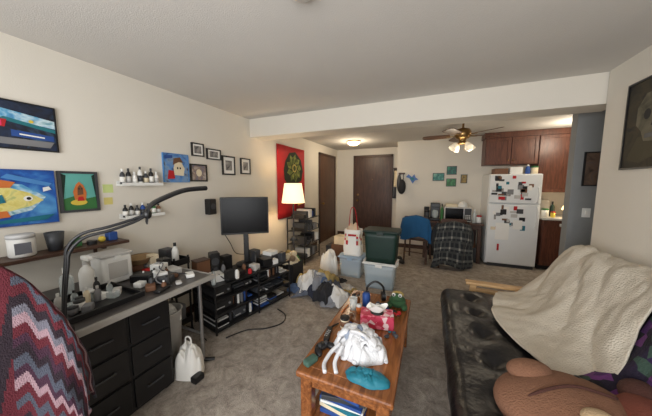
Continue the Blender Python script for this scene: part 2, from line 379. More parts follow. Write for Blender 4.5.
rel+=[(mat('banner_tan',(186,170,90),0.8),ell(.57,.94,.08,.08)),(mat('banner_core',(70,80,36),.8),ell(.57,.94,.05,.05)),
 (mat('banner_maroon',(110,16,24),0.8),[(0.62,0.1),(0.97,0.12),(0.93,0.46),(0.68,0.5)]),(YEL,[(.68,.2),(.9,.22),(.88,.3),(.7,.28)])]
for k,(m,pts) in enumerate(rel): b.poly((LX+0.026,3.57,0.85),(0,1,0),(0,0,1),(1,0,0),pts,m,0.0007*k,0.0005)
b.done()
art('skull_tapestry_picture',(RX,2.62,1.60),(0,-1,0),(-1,0,0),0.85,0.62,BLK,patch('picture_murk',[(24,24,26),(50,46,36),(66,58,42),(30,30,34)],6,.8,'noise'),fw=0.012,dep=0.02,rel=[
 (mat('picture_gold',(70,64,46),0.8),[(0.05,0.1),(0.2,0.05),(0.5,0.2),(0.75,0.1),(0.9,0.4),(0.7,0.6),(0.4,0.4),(0.15,0.35)]),
 (patch('picture_bone',[(70,68,54),(104,98,80),(122,116,98)],10,.8,'noise'),[(.12,.5),(.18,.42),(.22,.3),(.34,.28),(.38,.42),(.46,.5),(.46,.72),(.36,.84),(.2,.84),(.12,.7)]),(BLKM,ell(0.23,0.6,0.035,0.06)),(BLKM,ell(0.36,0.6,0.035,0.06)),(BLKM,[(.28,.46),(.32,.46),(.30,.54)]),(DGR,[(.23,.33),(.34,.33),(.34,.38),(.23,.38)])])
art('hall_picture',(1.50,3.5,1.47),(1,0,0),(0,-1,0),0.13,0.36,BLK,patch('hall_pic',[(50,40,36),(100,80,66),(70,70,80)],9,0.5,'noise'),fw=0.012)
b=B('light_switch'); b.b2((1.53,3.493,1.13),(1.60,3.5,1.23),WHT,0.003); b.b2((1.555,3.487,1.16),(1.575,3.493,1.20),PAP); b.done()
def dart(name,x0,x1,z0,z1,cm,fw=0.012,rel=()): return art(name,(x0,5.8,z0),(1,0,0),(0,-1,0),x1-x0,z1-z0,BLK,cm,fw=fw,rel=rel)
dart('small_painting',0.04,0.27,1.55,1.72,patch('sp1',[(20,70,70),(40,130,120),(150,190,170)],12,0.5,'noise'))
dart('small_painting',0.31,0.50,1.68,1.86,patch('sp2',[(20,50,60),(20,100,90),(60,160,120)],12,0.5,'noise'))
dart('small_painting',0.31,0.50,1.43,1.60,patch('sp3',[(20,50,30),(40,120,70),(90,160,100)],12,0.5,'noise'))
dart('small_painting',0.58,0.70,1.50,1.68,patch('sp4',[(60,50,30),(160,130,60),(50,110,90)],12,0.5,'noise'))
b=B('blue_wall_sculpture'); 
O=(-0.39,5.79,1.58);U=(1,0,0);V=(0,0,1);N=(0,-1,0)
b.poly(O,U,V,N,[(-0.13,0.06),(-0.05,0.03),(0.02,-0.09),(0.07,-0.02),(0.14,0.0),(0.08,0.05),(0.05,0.12),(0,0.06),(-0.07,0.12)],mat('sculpt_blue',(40,90,160),0.4),0.0,0.02)
b.poly(O,U,V,N,[(-0.05,0.04),(0.03,-0.03),(0.06,0.03),(0,0.05)],TEA,0.02,0.01); b.done()
b=B('hanging_bag')
b.b2((-0.68,5.775,1.70),(-0.54,5.799,1.74),TRIM)
b.tube([(-0.64,5.77,1.72),(-0.64,5.765,1.60),(-0.6,5.75,1.50)],0.008,BLK); b.tube([(-0.57,5.77,1.72),(-0.57,5.765,1.60),(-0.6,5.75,1.50)],0.008,BLK)
b.sph((-0.60,5.735,1.42),(0.09,0.05,0.17),BLKM); b.sph((-0.66,5.74,1.5),(0.05,0.04,0.2),DGR); b.done()
b=B('hanging_coat')
b.b2((-0.91,6.55,1.86),(-0.74,6.598,1.90),TRIM)
def ct(u,v):
    a=math.pi*u; r=0.06+0.03*v; w=0.01*math.sin(u*22+v*3)
    return (-0.83-(r+w)*math.cos(a),6.54-(r+w)*math.sin(a),1.86-0.75*v)
b.sheet(ct,30,16,DGR,0.006)
def ct2(u,v):
    a=math.pi*u; r=0.05+0.02*v
    return (-0.81-(r)*math.cos(a),6.44-(r)*math.sin(a),1.82-0.42*v)
b.sheet(ct2,20,8,CRM,0.005)
b.done()
# ------------------------------------------------------------------ bottle shelves
for i,z in enumerate((1.49,1.20)):
    b=B('bottle_shelf'); b.b2((LX,1.20,z-0.012),(LX+0.09,1.54,z),WHT); b.b2((LX,1.20,z),(LX+0.006,1.54,z+0.03),WHT)
    b.b2((LX+0.084,1.20,z),(LX+0.09,1.54,z+0.015),WHT); b.done()
    b=B('ink_bottles')
    hs=[[.13,.14,.11,.16,.12,.15,.12],[.11,.12,.10,.12,.11,.12,.10]][i]
    for k in range(7):
        y=1.225+0.047*k; m=[BLK,BLK,DGR,BLU,BLK,GRN,BRN][k] if i else [DGR,BLK,WHT,WHT,DGR,BLK,WHT][k]
        bottle(b,LX+0.045,y,z+0.0005,0.020,hs[k],m,BLK if (k+i)%2 else WHT)
        b.lathe([(.0205,hs[k]*.15),(.0205,hs[k]*.5)],(LX+.045,y,z),[PAP,LGR,PAP,DGR,CRM,PAP,LGR][k],14)
    b.done()
b=B('wall_shelf'); b.b2((LX,0.15,1.005),(LX+0.2,1.16,1.03),TRIM,0.004)
for y in (0.4,1.0): b.b2((LX,y,0.9),(LX+0.015,y+0.02,1.005),TRIM); b.b2((LX,y,0.985),(LX+0.16,y+0.02,1.005),TRIM)
b.done()
b=B('storage_jar'); jar(b,LX+0.10,0.61,1.031,0.06,0.145,WHT,mat('lidw',(205,205,205),0.4)); b.box((LX+0.158,0.60,1.09),(0.004,0.07,0.07),mat('label_grey',(110,112,120),0.6)); b.done()
b=B('plastic_cup'); b.lathe([(0.036,0),(0.05,0.13),(0.046,0.13),(0.033,0.006)],(LX+0.1,0.76,1.031),DGR,20); b.done()
b=B('desk_figurines')
b.b2((LX+0.06,0.86,1.031),(LX+0.10,0.90,1.09),GRN); b.cyl((LX+0.12,0.95,1.031),(LX+0.12,0.95,1.06),0.03,BLK); b.sph((LX+0.1,1.02,1.055),0.024,YEL); b.b2((LX+0.05,1.06,1.031),(LX+0.12,1.12,1.10),BLU,0.006); b.done()
# ------------------------------------------------------------------ desk
TOPG=mat('desk_top_grey',(70,66,64),0.35); EDGE=mat('desk_edge',(150,146,140),0.4)
b=B('folding_desk')
b.b2((-2.44,0.47,0.722),(-1.62,1.38,0.75),TOPG,0.004); b.b2((-1.625,0.465,0.718),(-1.60,1.385,0.754),EDGE,0.004); b.b2((-2.44,1.375,0.718),(-1.60,1.395,0.754),EDGE,0.004)
for x in (-2.36,-1.70):
    b.cyl((x,1.32,0),(x,1.32,0.72),0.014,MET)
b.cyl((-2.40,.52,0),(-2.40,.52,.72),0.014,MET); b.cyl((-1.66,.49,0),(-1.66,.49,.72),0.014,MET)
b.cyl((-2.36,1.32,0.25),(-1.70,1.32,0.25),0.010,MET); b.cyl((-2.36,1.32,0.66),(-1.70,1.32,0.66),0.010,MET)
b.cyl((-1.70,1.32,0.02),(-1.64,1.38,0.0),0.016,BLK)
b.done()
b=B('drawer_cabinet')
b.b2((-2.30,0.52,0.02),(-1.70,1.07,0.70),BLKM,0.006)
for z0,z1 in ((0.05,0.25),(0.27,0.47),(0.49,0.68)):
    for y0,y1 in ((0.54,0.79),(0.81,1.05)):
        b.b2((-1.70,y0,z0),(-1.682,y1,z1),BLK,0.004); b.cyl((-1.67,(y0+y1)/2-0.05,(z0+z1)/2),(-1.67,(y0+y1)/2+0.05,(z0+z1)/2),0.005,DGR)
        for s_ in (-.05,.05): b.cyl((-1.685,(y0+y1)/2+s_,(z0+z1)/2),(-1.67,(y0+y1)/2+s_,(z0+z1)/2),0.005,DGR)
for x in (-2.26,-1.74):
    for y in (0.56,1.03): b.cyl((x,y,0),(x,y,0.03),0.02,BLK)
b.done()
b=B('trash_bin'); b.lathe([(0.09,0),(0.11,0.46),(0.12,0.47),(0.105,0.47),(0.085,0.01)],(-1.94,1.19,0),LGR,24)
b.pile((-1.94,1.19,0.38),0.10,0.10,0.14,WHT,seed=3,fr=14); b.done()
b=B('plastic_bag'); b.pile((-1.70,1.20,0),0.12,0.10,0.25,PAP,seed=9,fr=9,amp=0.35,n=34,flat=4); b.tube([(-1.73,1.20,0.2),(-1.72,1.19,0.29),(-1.68,1.2,0.29),(-1.67,1.2,0.2)],0.006,PAP)
b.b2((-1.60,1.12,0.0),(-1.54,1.2,0.05),BLK,.01); b.done()
b=B('rolling_cart')
for x in (-2.44,-2.16):
    for y in (1.43,1.57): b.cyl((x,y,.05),(x,y,.80),.009,BLK); b.sph((x,y,.025),(.02,.015,.025),BLK)
for z in (.12,.42,.72):
    b.b2((-2.45,1.42,z),(-2.15,1.58,z+.008),BLK); b.b2((-2.45,1.42,z),(-2.15,1.424,z+.06),BLK); b.b2((-2.45,1.576,z),(-2.15,1.58,z+.06),BLK); b.b2((-2.154,1.42,z),(-2.15,1.58,z+.06),BLK)
b.b2((-2.42,1.44,.129),(-2.2,1.55,.3),GRY,.01); b.b2((-2.4,1.45,.429),(-2.22,1.54,.56),BRN,.01)
b.b2((-2.42,1.45,.729),(-2.3,1.55,.86),DGR,.01); bottle(b,-2.24,1.5,.729,.03,.2,WHT,BLK); b.done()
b=B('arm_desk_lamp')
b.box((-1.66,0.52,0.766),(0.07,0.06,0.03),LAMPM,0.006)
b.tube([(-1.66,0.52,0.77),(-1.685,0.54,0.92),(-1.70,0.565,1.08),(-1.70,0.58,1.17),(-1.67,0.63,1.235),(-1.62,0.72,1.26),(-1.58,0.82,1.29),(-1.55,0.88,1.32)],0.008,LAMPM,n=8)
b.tube([(-1.645,0.52,0.77),(-1.67,0.54,0.92),(-1.68,0.565,1.07),(-1.68,0.58,1.15),(-1.655,0.63,1.215),(-1.61,0.72,1.24),(-1.57,0.82,1.275),(-1.55,0.88,1.31)],0.008,LAMPM,n=8)
b.sph((-1.55,0.885,1.315),(0.022,0.022,0.03),BLK)
HP=cr_spline([(-1.545,0.875,1.27),(-1.55,0.90,1.36),(-1.52,1.0,1.42),(-1.49,1.10,1.455),(-1.45,1.22,1.465)],8)
def head(u,v):
    p=along(HP,u); w=0.028+0.014*math.sin(math.pi*u); a=2*math.pi*v
    return (p.x+w*math.cos(a),p.y-0.3*w*math.cos(a),p.z+0.016*math.sin(a))
b.sheet(head,32,12,BLK); b.done()
b=B('lidded_storage_box'); b.box((-2.20,0.98,0.86),(0.17,0.19,0.21),WHT,0.02,seg=4); b.box((-2.20,0.98,0.972),(0.185,0.205,0.022),LGR,0.008); b.box((-2.112,0.98,0.86),(0.004,0.12,0.12),LGR,0.002); b.box((-2.11,.98,.95),(.012,.04,.03),WHT,.004); b.done()
b=B('spray_bottle'); bottle(b,-2.12,0.80,0.7605,0.04,0.23,WHT,LGR); b.box((-2.10,0.80,1.0),(0.09,0.03,0.03),WHT,0.006); bottle(b,-2.18,.72,.7505,.035,.2,GLS,WHT); b.done()
b=B('serving_tray'); b.b2((-2.12,0.56,0.751),(-1.72,0.93,0.758),BLK,0.002)
for lo,hi in (((-2.12,0.56,0.758),(-2.105,0.93,0.785)),((-1.735,0.56,0.758),(-1.72,0.93,0.785)),((-2.105,0.56,0.758),(-1.735,0.575,0.785)),((-2.105,0.915,0.758),(-1.735,0.93,0.785))): b.b2(lo,hi,BLK,0.002)
b.done()
b=B('tray_containers')
for k in range(16):
    x=random.uniform(-2.07,-1.78); y=0.61+0.27*((k*0.618)%1); m=random.choice([WHT,GLS,LGR,GRY,DGR,WHT,GLS,CRM,BLK])
    if k%3==0: bottle(b,x,y,0.7585,0.018,random.uniform(0.08,0.13),m,random.choice([WHT,BLK,LGR]))
    elif k%3==1: jar(b,x,y,0.7585,0.026,random.uniform(0.04,0.07),m,random.choice([WHT,BLK]))
    else: b.box((x,y,.7585+.02),(.06,.045,.04),m,.006,rot=(0,0,random.uniform(-40,40)))
b.done()
b=B('desk_clutter')
items=[(-2.32,1.2,BRN,.12,.1,.05),(-2.15,1.2,RED,.1,.06,.03),(-2.0,1.08,BLK,.14,.1,.06),(-1.95,1.27,LGR,.14,.09,.05),(-1.82,1.12,DGR,.12,.08,.05),(-1.75,1.28,WHT,.09,.06,.03),(-2.41,1.08,TEA,.05,.06,.09),(-1.9,1.0,WHT,.06,.06,.04),(-1.7,1.03,BLK,.05,.12,.02),(-2.1,1.3,BLK,.1,.08,.1),(-2.25,1.3,CRM,.09,.07,.12),(-1.85,1.22,BRN,.05,.04,.03),(-2.0,1.2,WHT,.1,.08,.1),(-1.78,1.0,BRN,.08,.06,.04),(-1.7,1.15,LGR,.06,.04,.02),(-1.88,1.14,WHT,.08,.07,.07)]
for x,y,m,a,c,h in items: b.box((x,y,0.7515+h/2),(a,c,h),m,0.008,rot=(0,0,random.uniform(-35,35)))
for k in range(9): bottle(b,random.uniform(-2.05,-1.7),random.uniform(1.0,1.34),0.7515,0.016,random.uniform(.05,.11),random.choice([WHT,BRN,DGR,LGR,BLK]),random.choice([WHT,BLK]))
b.tube([(-2.2,1.25,0.76),(-2.1,1.3,0.86),(-1.9,1.15,0.83),(-1.72,1.3,0.765)],0.004,BLK); b.tube([(-2.1,1.15,0.83),(-1.95,1.2,0.86),(-1.8,1.05,0.80),(-1.7,1.1,.755)],0.004,GRY)
b.done()
b=B('wicker_basket'); b.lathe([(0.06,0),(0.10,0.05),(0.12,0.06),(0.095,0.055),(0.055,0.008)],(-2.30,1.22,0.805),mat('wicker',(170,140,100),0.8,bump=0.5,bs=200),20); b.done()
# ------------------------------------------------------------------ crochet blanket over chair
CB=[mat('yarn_burgundy',(96,24,38),0.95,bump=1,bs=220),mat('yarn_slate',(78,82,96),0.95,bump=1,bs=220),mat('yarn_pale_rose',(170,138,146),0.95,bump=1,bs=220),mat('yarn_dark',(38,22,34),0.95,bump=1,bs=220),mat('yarn_grey',(116,114,126),0.95,bump=1,bs=220),mat('yarn_plum',(66,32,54),.95,bump=1,bs=220)]
b=B('armchair')
b.cushion((-1.83,0.20,0.60),(0.16,0.42,0.86),BLKM,0.05,seg=(10,10,14),rot=(0,0,-40))
b.cushion((-1.62,0.0,0.30),(0.5,0.44,0.34),BLKM,0.06,seg=(12,12,8),rot=(0,0,-40))
for dx,dy in ((-0.2,0.02),(0.16,-0.1),(-0.02,0.16),(0,-0.2)): b.cyl((-1.62+dx,0.0+dy,0),(-1.62+dx,0.0+dy,0.15),0.025,TRIM)
b.done()
b=B('crochet_blanket')
TP=cr_spline([(-1.98,-.20,1.33),(-1.80,.04,1.31),(-1.60,.31,1.20),(-1.48,.43,.98),(-1.41,.48,.78),(-1.38,.49,.55)],12)
def cb(u,v):
    T=along(TP,u); out=Vector((0.77,-0.5,0)).normalized()
    if v<0.15:
        s_=v/0.15; p=T+out*(-0.10*(1-s_)); p.z-=0.10*(1-s_)**2
    else:
        s_=(v-0.15)/0.85; p=T+out*(0.05*math.sin(s_*2)+0.12*s_); p.z=T.z*(1-s_)+0.10*s_
    f=math.sin(u*19+v*3)*0.018*(0.2+v)
    p+=out*(f+0.016*noise.noise(Vector((u*8,v*8,1))))
    return p
def cbm(u,v):
    z=abs(((u*12)%1)-0.5)*0.09
    k=int((v+z)*30)
    if u<0.46: return CB[(0,0,5,0,0,3,0,2)[int((u*26+v*5))%8]]
    return CB[(3,1,5,2,0,1,0,3,4,2,0,5)[k%12]]
b.sheet(cb,150,140,None,0.012,cbm); b.done()
# ------------------------------------------------------------------ TV stand
b=B('media_shelf')
Lh=0.52;D2=0.22
for z in (0.04,0.20,0.35,0.49): b.b2((-D2,-Lh,z-0.012),(D2,Lh,z+0.008),BLK,0.003)
for y in (-Lh,-0.0,Lh-0.02):
    b.cyl((D2-.012,y+.01,0),(D2-.012,y+.01,.49),.010,BLK); b.b2((-D2,y,0),(-D2+.02,y+0.02,0.49),BLK); b.b2((-D2,y,.46),(D2-.01,y+.02,.478),BLK)
b.b2((-D2,-Lh,0),(-D2+0.01,Lh,0.49),BLKM); 
tv=(-1.97,2.16,0); b.done(loc=tv,rz=-12)
b=B('disc_cases_and_electronics')
CM=[BLK,DGR,BLK,WHT,BLK,GRY,BLK,DGR,BLKM,LGR,BLKM,BRN,BLU,WHT]
for zi,z in enumerate((0.0485,0.2085,0.3585)):
    for y0,y1 in ((-0.49,-0.03),(0.03,0.49)):
        y=y0
        while y<y1-0.05:
            t_=random.random()
            if t_<0.3:
                for q in range(random.randint(3,7)):
                    if y>y1-0.02: break
                    w=random.choice([.012,.016,.02]); h=random.choice([0.12,0.11,0.10,.08]); b.b2((-0.1,y,z),(0.13+random.uniform(0,.05),y+w,z+h),random.choice(CM)); y+=w+0.001
            elif t_<.7:
                w=min(random.uniform(0.10,0.18),y1-y-0.004); zz=z
                for q in range(random.randint(2,7)):
                    b.b2((-0.1,y+random.uniform(0,.015),zz),(0.12+random.uniform(0,.08),y+w-0.006-random.uniform(0,.01),zz+0.014),random.choice(CM)); zz+=0.0145
                y+=w
            else:
                w=min(random.uniform(.12,.22),y1-y-.004); h=random.uniform(.05,.11); b.b2((-.12,y,z),(.15,y+w-.008,z+h),random.choice([BLK,BLKM,DGR]),.008)
                b.b2((.15,y+.02,z+.02),(.152,y+w*.5,z+.03),LGR); b.cyl((.15,y+w*.75,z+h*.5),(.162,y+w*.75,z+h*.5),.011,GRY); y+=w
b.done(loc=tv,rz=-12)
b=B('monitor')
b.b2((-0.275,-0.015,0),(0.275,0.02,0.45),BLK,0.008); b.b2((-0.262,-0.0165,0.02),(0.262,-0.0145,0.44),BLKG)
b.b2((-0.12,0.02,0.1),(0.12,0.05,0.34),BLK,0.01); b.b2((-0.03,0.02,-0.36),(0.03,0.05,0.2),BLK,0.006)
b.lathe([(0.13,0),(0.13,0.012),(0.05,0.022)],(0,0.03,-0.382),BLK); b.done(loc=(-2.04,2.25,0.885),rz=38)
b=B('speaker'); b.b2((-0.06,-0.05,0),(0.06,0.05,0.25),BLK,0.01); b.cyl((0.06,0,0.16),(0.064,0,0.16),0.04,DGR); b.cyl((0.06,0,0.07),(0.064,0,0.07),0.028,DGR); b.done(loc=(-2.14,1.86,0.50),rz=-30)
b=B('wooden_box'); b.box((0,0,.10),(.12,.14,.20),BRN,.008); b.box((0,0,.205),(.125,.145,.012),TRIM,.003); b.done(loc=(-2.16,1.71,.50),rz=-12)
b=B('wall_speaker'); b.b2((0,-0.05,0),(0.09,0.05,0.19),BLK,0.01); b.cyl((0.09,0,0.1),(0.094,0,0.1),0.035,DGR); b.done(loc=(LX+0.001,2.12,1.12))
b=B('media_shelf_clutter')
for (x,y,a,c,h,m) in [(0.05,-0.40,.16,.12,.07,WHT),(0.12,-.2,.1,.14,.05,BLK),(0.13,0.02,.1,.08,.07,LGR),(0.1,0.2,.16,.12,.09,BLK),(0.0,0.35,.2,.2,.08,DGR),(0.02,0.36,.14,.14,.05,WHT),(-.1,.2,.12,.1,.16,DGR),(.16,-.32,.06,.09,.11,BLKM),(.17,.42,.07,.08,.12,DGR),(-.12,-.18,.1,.1,.18,BLK),(.15,.30,.08,.08,.06,WHT)]:
    b.box((x,y,0.4985+h/2+(0.081 if (x,y)==(0.02,0.36) else 0)),(a,c,h),m,0.006,rot=(0,0,random.uniform(-15,15)))
for (x,y,m,hh) in [(0.14,-.48,GLS,.17),(0.19,-.25,WHT,.12),(0.18,-0.08,RED,.07),(.05,.10,BLK,.18),(.1,-.10,BRN,.12),(.02,-.3,GRY,.16)]: bottle(b,x,y,0.4985,0.022,hh,m,BLK)
b.tube([(.1,-.4,.57),(.18,-.38,.53),(.2,-.28,.505),(.1,-.26,.51),(.16,-.1,.51)],.005,BLK); b.tube([(.2,0,.505),(.16,.1,.52),(.2,.22,.505),(.12,.3,.6)],.005,BLK)
b.done(loc=tv,rz=-12)
b=B('power_cable'); b.tube([(-1.60,2.25,0.02),(-1.46,2.2,0.008),(-1.40,2.05,0.008),(-1.5,1.9,0.008),(-1.66,1.8,0.008),(-1.76,1.62,0.008)],0.006,BLK); 
b.tube([(-2.49,2.3,0.9),(-2.45,2.4,0.7),(-2.40,2.45,0.55),(-2.42,2.7,0.45),(-2.46,2.8,0.3)],0.005,BLK)
b.tube([(-2.485,1.66,0.75),(-2.47,1.64,0.5),(-2.46,1.62,0.2),(-2.4,1.62,0.008),(-2.2,1.6,.008),(-1.9,1.52,.008)],0.005,BLK); b.done()
b=B('wall_outlet'); b.b2((LX,1.62,0.70),(LX+.008,1.70,0.82),WHT,.002); b.b2((LX+.008,1.635,0.74),(LX+.04,1.67,0.79),BLK,.004); b.done()
# ------------------------------------------------------------------ floor lamp
fl=(-2.07,3.42)
b=B('floor_lamp')
b.lathe([(0.13,0),(0.13,0.015),(0.03,0.03),(0.012,0.05),(0.012,1.24),(0.02,1.25),(0.02,1.30)],(fl[0],fl[1],0),DGR,24)
b.lathe([(0.07,0.55),(0.02,0.62)],(fl[0],fl[1],0),DGR)
def sh(u,v):
    a=2*math.pi*u; r=0.19-0.05*v; return (fl[0]+r*math.cos(a),fl[1]+r*math.sin(a),1.18+0.32*v)
b.sheet(sh,36,4,SHADE,0.003); b.done()
b=B('wire_shoe_rack')
for x in (-2.42,-2.06):
    for y in (3.78,4.40): b.cyl((x,y,0),(x,y,0.86),0.011,BLK)
for z in (0.1,0.35,0.6,0.84):
    for x in (-2.42,-2.06): b.cyl((x,3.78,z),(x,4.40,z),0.007,BLK)
    for k in range(9): b.cyl((-2.42,3.80+k*0.0725,z),(-2.06,3.80+k*0.0725,z),0.005,BLK)
b.done()
b=B('rack_contents')
for z in (0.108,0.358,0.608,0.848):
    y=3.80
    while y<4.36:
        w=random.uniform(0.05,0.13); h=random.uniform(0.06,0.2); w=min(w,4.385-y)
        b.box((-2.23+random.uniform(0,.04),y+w/2,z+h/2),(.28,w-.008,h),random.choice([DGR,BLK,WHT,GRY,CRM,BLU,BLK,BLKM,DGR]),0.012); y+=w
b.done()
# laundry
def cl(n,c): return mat(n,c,.9,var=.12,vs=5,bump=.25,bs=70)
LA=[cl('laundry_slate',(92,98,112)),cl('laundry_grey',(128,130,136)),cl('laundry_light',(190,188,184)),cl('laundry_navy',(42,46,62)),cl('laundry_denim',(74,92,122)),cl('laundry_black',(34,34,38)),cl('laundry_mustard',(164,142,88)),cl('laundry_white',(212,210,206))]
b=B('laundry_pile')
def mound(x,y):
    a=.17*math.exp(-(((x+1.42)/.27)**2+((y-2.93)/.2)**2)); c=.10*math.exp(-(((x+1.12)/.19)**2+((y-2.78)/.16)**2)); return max(a,c)
for k,(x,y,w,l,rz,mi_) in enumerate([(-1.42,2.92,.62,.5,20,0),(-1.12,2.78,.46,.4,-30,1),(-1.58,2.84,.34,.3,60,4),(-1.30,2.78,.36,.3,-15,3),(-1.46,3.02,.42,.3,5,2),(-1.22,2.93,.34,.3,40,0),(-1.02,2.72,.26,.26,70,7),(-1.36,2.90,.30,.26,-50,1),(-1.58,2.98,.26,.24,10,6),(-1.18,2.68,.24,.2,-10,5),(-1.5,2.80,.24,.18,30,7),(-1.28,3.04,.3,.22,80,6)]):
    b.garment((x,y),w,l,rz,LA[mi_],mound,k,seed=k*3.7+1)
b.folds((-1.42,2.93,0.05),.26,.2,.2,[LA[0],LA[1],LA[2],LA[4]],12,seed=5,r=(.02,.04))
b.done()
b=B('dropped_clothes')
fm=lambda x,y:0
b.garment((-.98,3.02),.30,.26,35,LA[6],fm,0,seed=40); b.garment((-1.05,3.14),.26,.22,-20,LA[2],fm,1,seed=44); b.garment((-1.25,3.30),.28,.2,70,LA[5],fm,0,seed=47); b.done()
b=B('cardboard_box_with_yarn'); b.b2((-2.0,2.84,0),(-1.74,3.14,0.34),BLKM,0.005)
b.pile((-1.87,2.99,0.33),0.14,0.15,0.10,CRM,seed=4,fr=10,amp=.6)
YM=[mat('yarn_mustard',(160,136,84),0.95,bump=.4),mat('yarn_cream',(214,200,170),.95,bump=.4),mat('yarn_taupe',(130,110,88),.95,bump=.4)]
for k,(x,y,z) in enumerate([(-1.94,2.90,.42),(-1.86,2.90,.44),(-1.80,2.92,.41),(-1.91,3.0,.46),(-1.82,3.0,.46),(-1.87,3.08,.43)]): b.sph((x,y,z),.048,YM[k%3])
b.folds((-1.87,2.99,.34),.12,.12,.11,YM+[PAP,GRN],12,seed=3,r=(.018,.03)); b.done()
def tote(name,cx,cy,w,d,h,z,m,lid,fill=None):
    b=B(name)
    def bod(u,v):
        a=2*math.pi*u+math.pi/4; k=0.88+0.12*v
        cx_=math.copysign(abs(math.cos(a))**0.25,math.cos(a)); cy_=math.copysign(abs(math.sin(a))**0.25,math.sin(a))
        return (cx+cx_*w/2*k*0.94,cy+cy_*d/2*k*0.94,z+0.004+v*(h-0.03))
    b.sheet(bod,48,6,m,0.004); b.b2((cx-w*.41,cy-d*.41,z),(cx+w*.41,cy+d*.41,z+0.008),m)
    if fill:
        b.b2((cx-w*.38,cy-d*.38,z+0.01),(cx+w*.36,cy+d*.38,z+h*0.45),fill[0],0.02); b.b2((cx-w*.36,cy-d*.36,z+h*.46),(cx+w*.38,cy+d*.36,z+h*0.82),fill[1],0.02)
    b.box((cx,cy,z+h-0.018),(w,d,0.02),lid,0.008); b.box((cx,cy,z+h-0.006),(w*.9,d*.9,0.012),lid,0.005)
    for s_ in (-1,1): b.box((cx+s_*w*0.5,cy,z+h-0.03),(0.02,d*0.3,0.05),lid,0.006)
    b.box((cx,cy-d*.5,z+h-0.035),(w*.2,0.02,0.05),lid,0.006)
    return b.done()
tote('clear_storage_tote',-0.62,3.46,0.48,0.36,0.38,0,TOTE,WHT,(TEA,PAP))
tote('green_storage_tote',-0.61,3.47,0.50,0.38,0.46,0.382,DGN,mat('dgn_lid',(12,38,32),0.4))
tote('clear_storage_tote',-1.13,3.72,0.40,0.36,0.34,0,TOTE,mat('tote_lid_blue',(150,170,190),0.4),(LGR,BLU))
b=B('shopping_bag')
def sb(u,v):
    a=2*math.pi*u; k=1-0.12*v
    w=0.014*noise.noise(Vector((math.cos(a)*3,math.sin(a)*3,v*5)))
    return (-1.12+(0.15*k+w)*math.copysign(abs(math.cos(a))**.5,math.cos(a)),3.72+(0.12*k+w)*math.copysign(abs(math.sin(a))**.5,math.sin(a)),0.342+0.42*v)
b.sheet(sb,40,12,PAP,0.003,lambda u,v: [PAP,RED,PAP,RED,CRM,PAP,LGR,CRM][int(u*19+int(v*9)*3)%8] if 0.4<v<0.85 else PAP)
b.pile((-1.12,3.72,0.68),0.12,0.1,0.2,mat('tan_cloth',(206,184,158),.9),seed=12,fr=10,amp=.6); 
b.tube([(-1.18,3.66,0.76),(-1.15,3.66,1.08),(-1.08,3.66,1.08),(-1.03,3.66,0.76)],0.006,RED); b.done()
b=B('white_trash_bag'); b.pile((-1.50,3.60,0),0.15,0.14,0.42,PAP,seed=31,fr=7,amp=.45,flat=4); b.done()
b=B('floor_boxes'); b.box((-1.55,4.4,0.16),(0.4,0.3,0.32),BRN,0.006,rot=(0,0,12)); b.box((-1.52,4.38,0.40),(0.3,0.24,0.16),CRM,0.01,rot=(0,0,-8)); b.box((-1.85,4.7,0.1),(0.25,0.3,0.2),DGR,0.01); b.done()
b=B('shoe'); b.sph((-0.45,4.6,0.04),(0.05,0.12,0.04),BLKM,rot=(0,0,30)); b.sph((-0.48,4.65,0.07),(0.045,0.06,0.05),BLKM,rot=(0,0,30)); b.done()
# ------------------------------------------------------------------ chairs
def chair(name,loc,rz,m):
    b=B(name)
    for x in (-.2,.2):
        b.cyl((x,-.2,0),(x*.95,-.18,.44),0.016,m); b.tube([(x,.22,0),(x*.95,.19,.44),(x*.95,.24,.88)],0.016,m)
    b.b2((-.22,-.22,.43),(.22,.22,.47),m,0.015)
    for z in (.62,.74,.86): b.box((0,.225+(z-.62)*.08,z),(.38,.02,.06),m,0.008)
    b.cyl((-.19,-.19,.2),(.19,-.19,.2),0.01,m); b.cyl((-.19,.2,.2),(.19,.2,.2),0.01,m)
    return b.done(loc=loc,rz=rz)
def drape(name,loc,rz,w,d,z0,z1,m,matfn=None,sleeves=True,seed=0,yc=0.24):
    b=B(name)
    def fn(u,v):
        a=2*math.pi*u
        if v<0.15: k=v/0.15; z=z1+0.02*(1-k)
        else: k=1+0.16*(v-0.15); z=z1-(z1-z0)*(v-.15)/.85
        fold=1+0.12*math.sin(a*7+seed+v*2)*max(0,v-.1)+0.10*noise.noise(Vector((math.cos(a)*2+seed,math.sin(a)*2,v*3)))
        z+=0.07*math.sin(a*3+seed)*max(0,v-.5)
        return (w/2*k*fold*math.cos(a),yc+d/2*k*fold*math.sin(a),z+(-.05*abs(math.cos(a))**2*k))
    b.sheet(fn,72,24,m,0,matfn)
    if sleeves:
        for s_ in (-1,1): b.tube([(s_*w*.38,yc-.04,z1-.06),(s_*w*.52,yc-.06,z1-.2),(s_*w*.54,yc-.05,z1-.38),(s_*w*.46,yc-.07,z1-.52)],lambda t:0.055-0.012*t,m,12)
    return b.done(loc=loc,rz=rz)
chair('dining_chair',(-0.18,4.92,0),170,TRIM)
drape('blue_towel',(-0.18,4.92,0),170,0.50,0.13,0.50,0.90,mat('blue_towel_cloth',(24,80,124),0.9,bump=.3),sleeves=False,seed=2)
chair('dining_chair',(0.36,4.85,0),188,TRIM)
FL=[mat('flannel_dark',(30,34,38),0.9,bump=.2),mat('flannel_grey',(84,86,84),0.9,bump=.2),mat('flannel_light',(150,146,138),0.9,bump=.2),mat('flannel_mid',(58,60,60),0.9,bump=.2)]
def flm(u,v):
    i=int(u*72+v*5)%6; j=int(v*24)%5
    if i==0 and j==0: return FL[2]
    if i==0 or j==0: return FL[1]
    if i==3 or j==2: return FL[3]
    return FL[0]
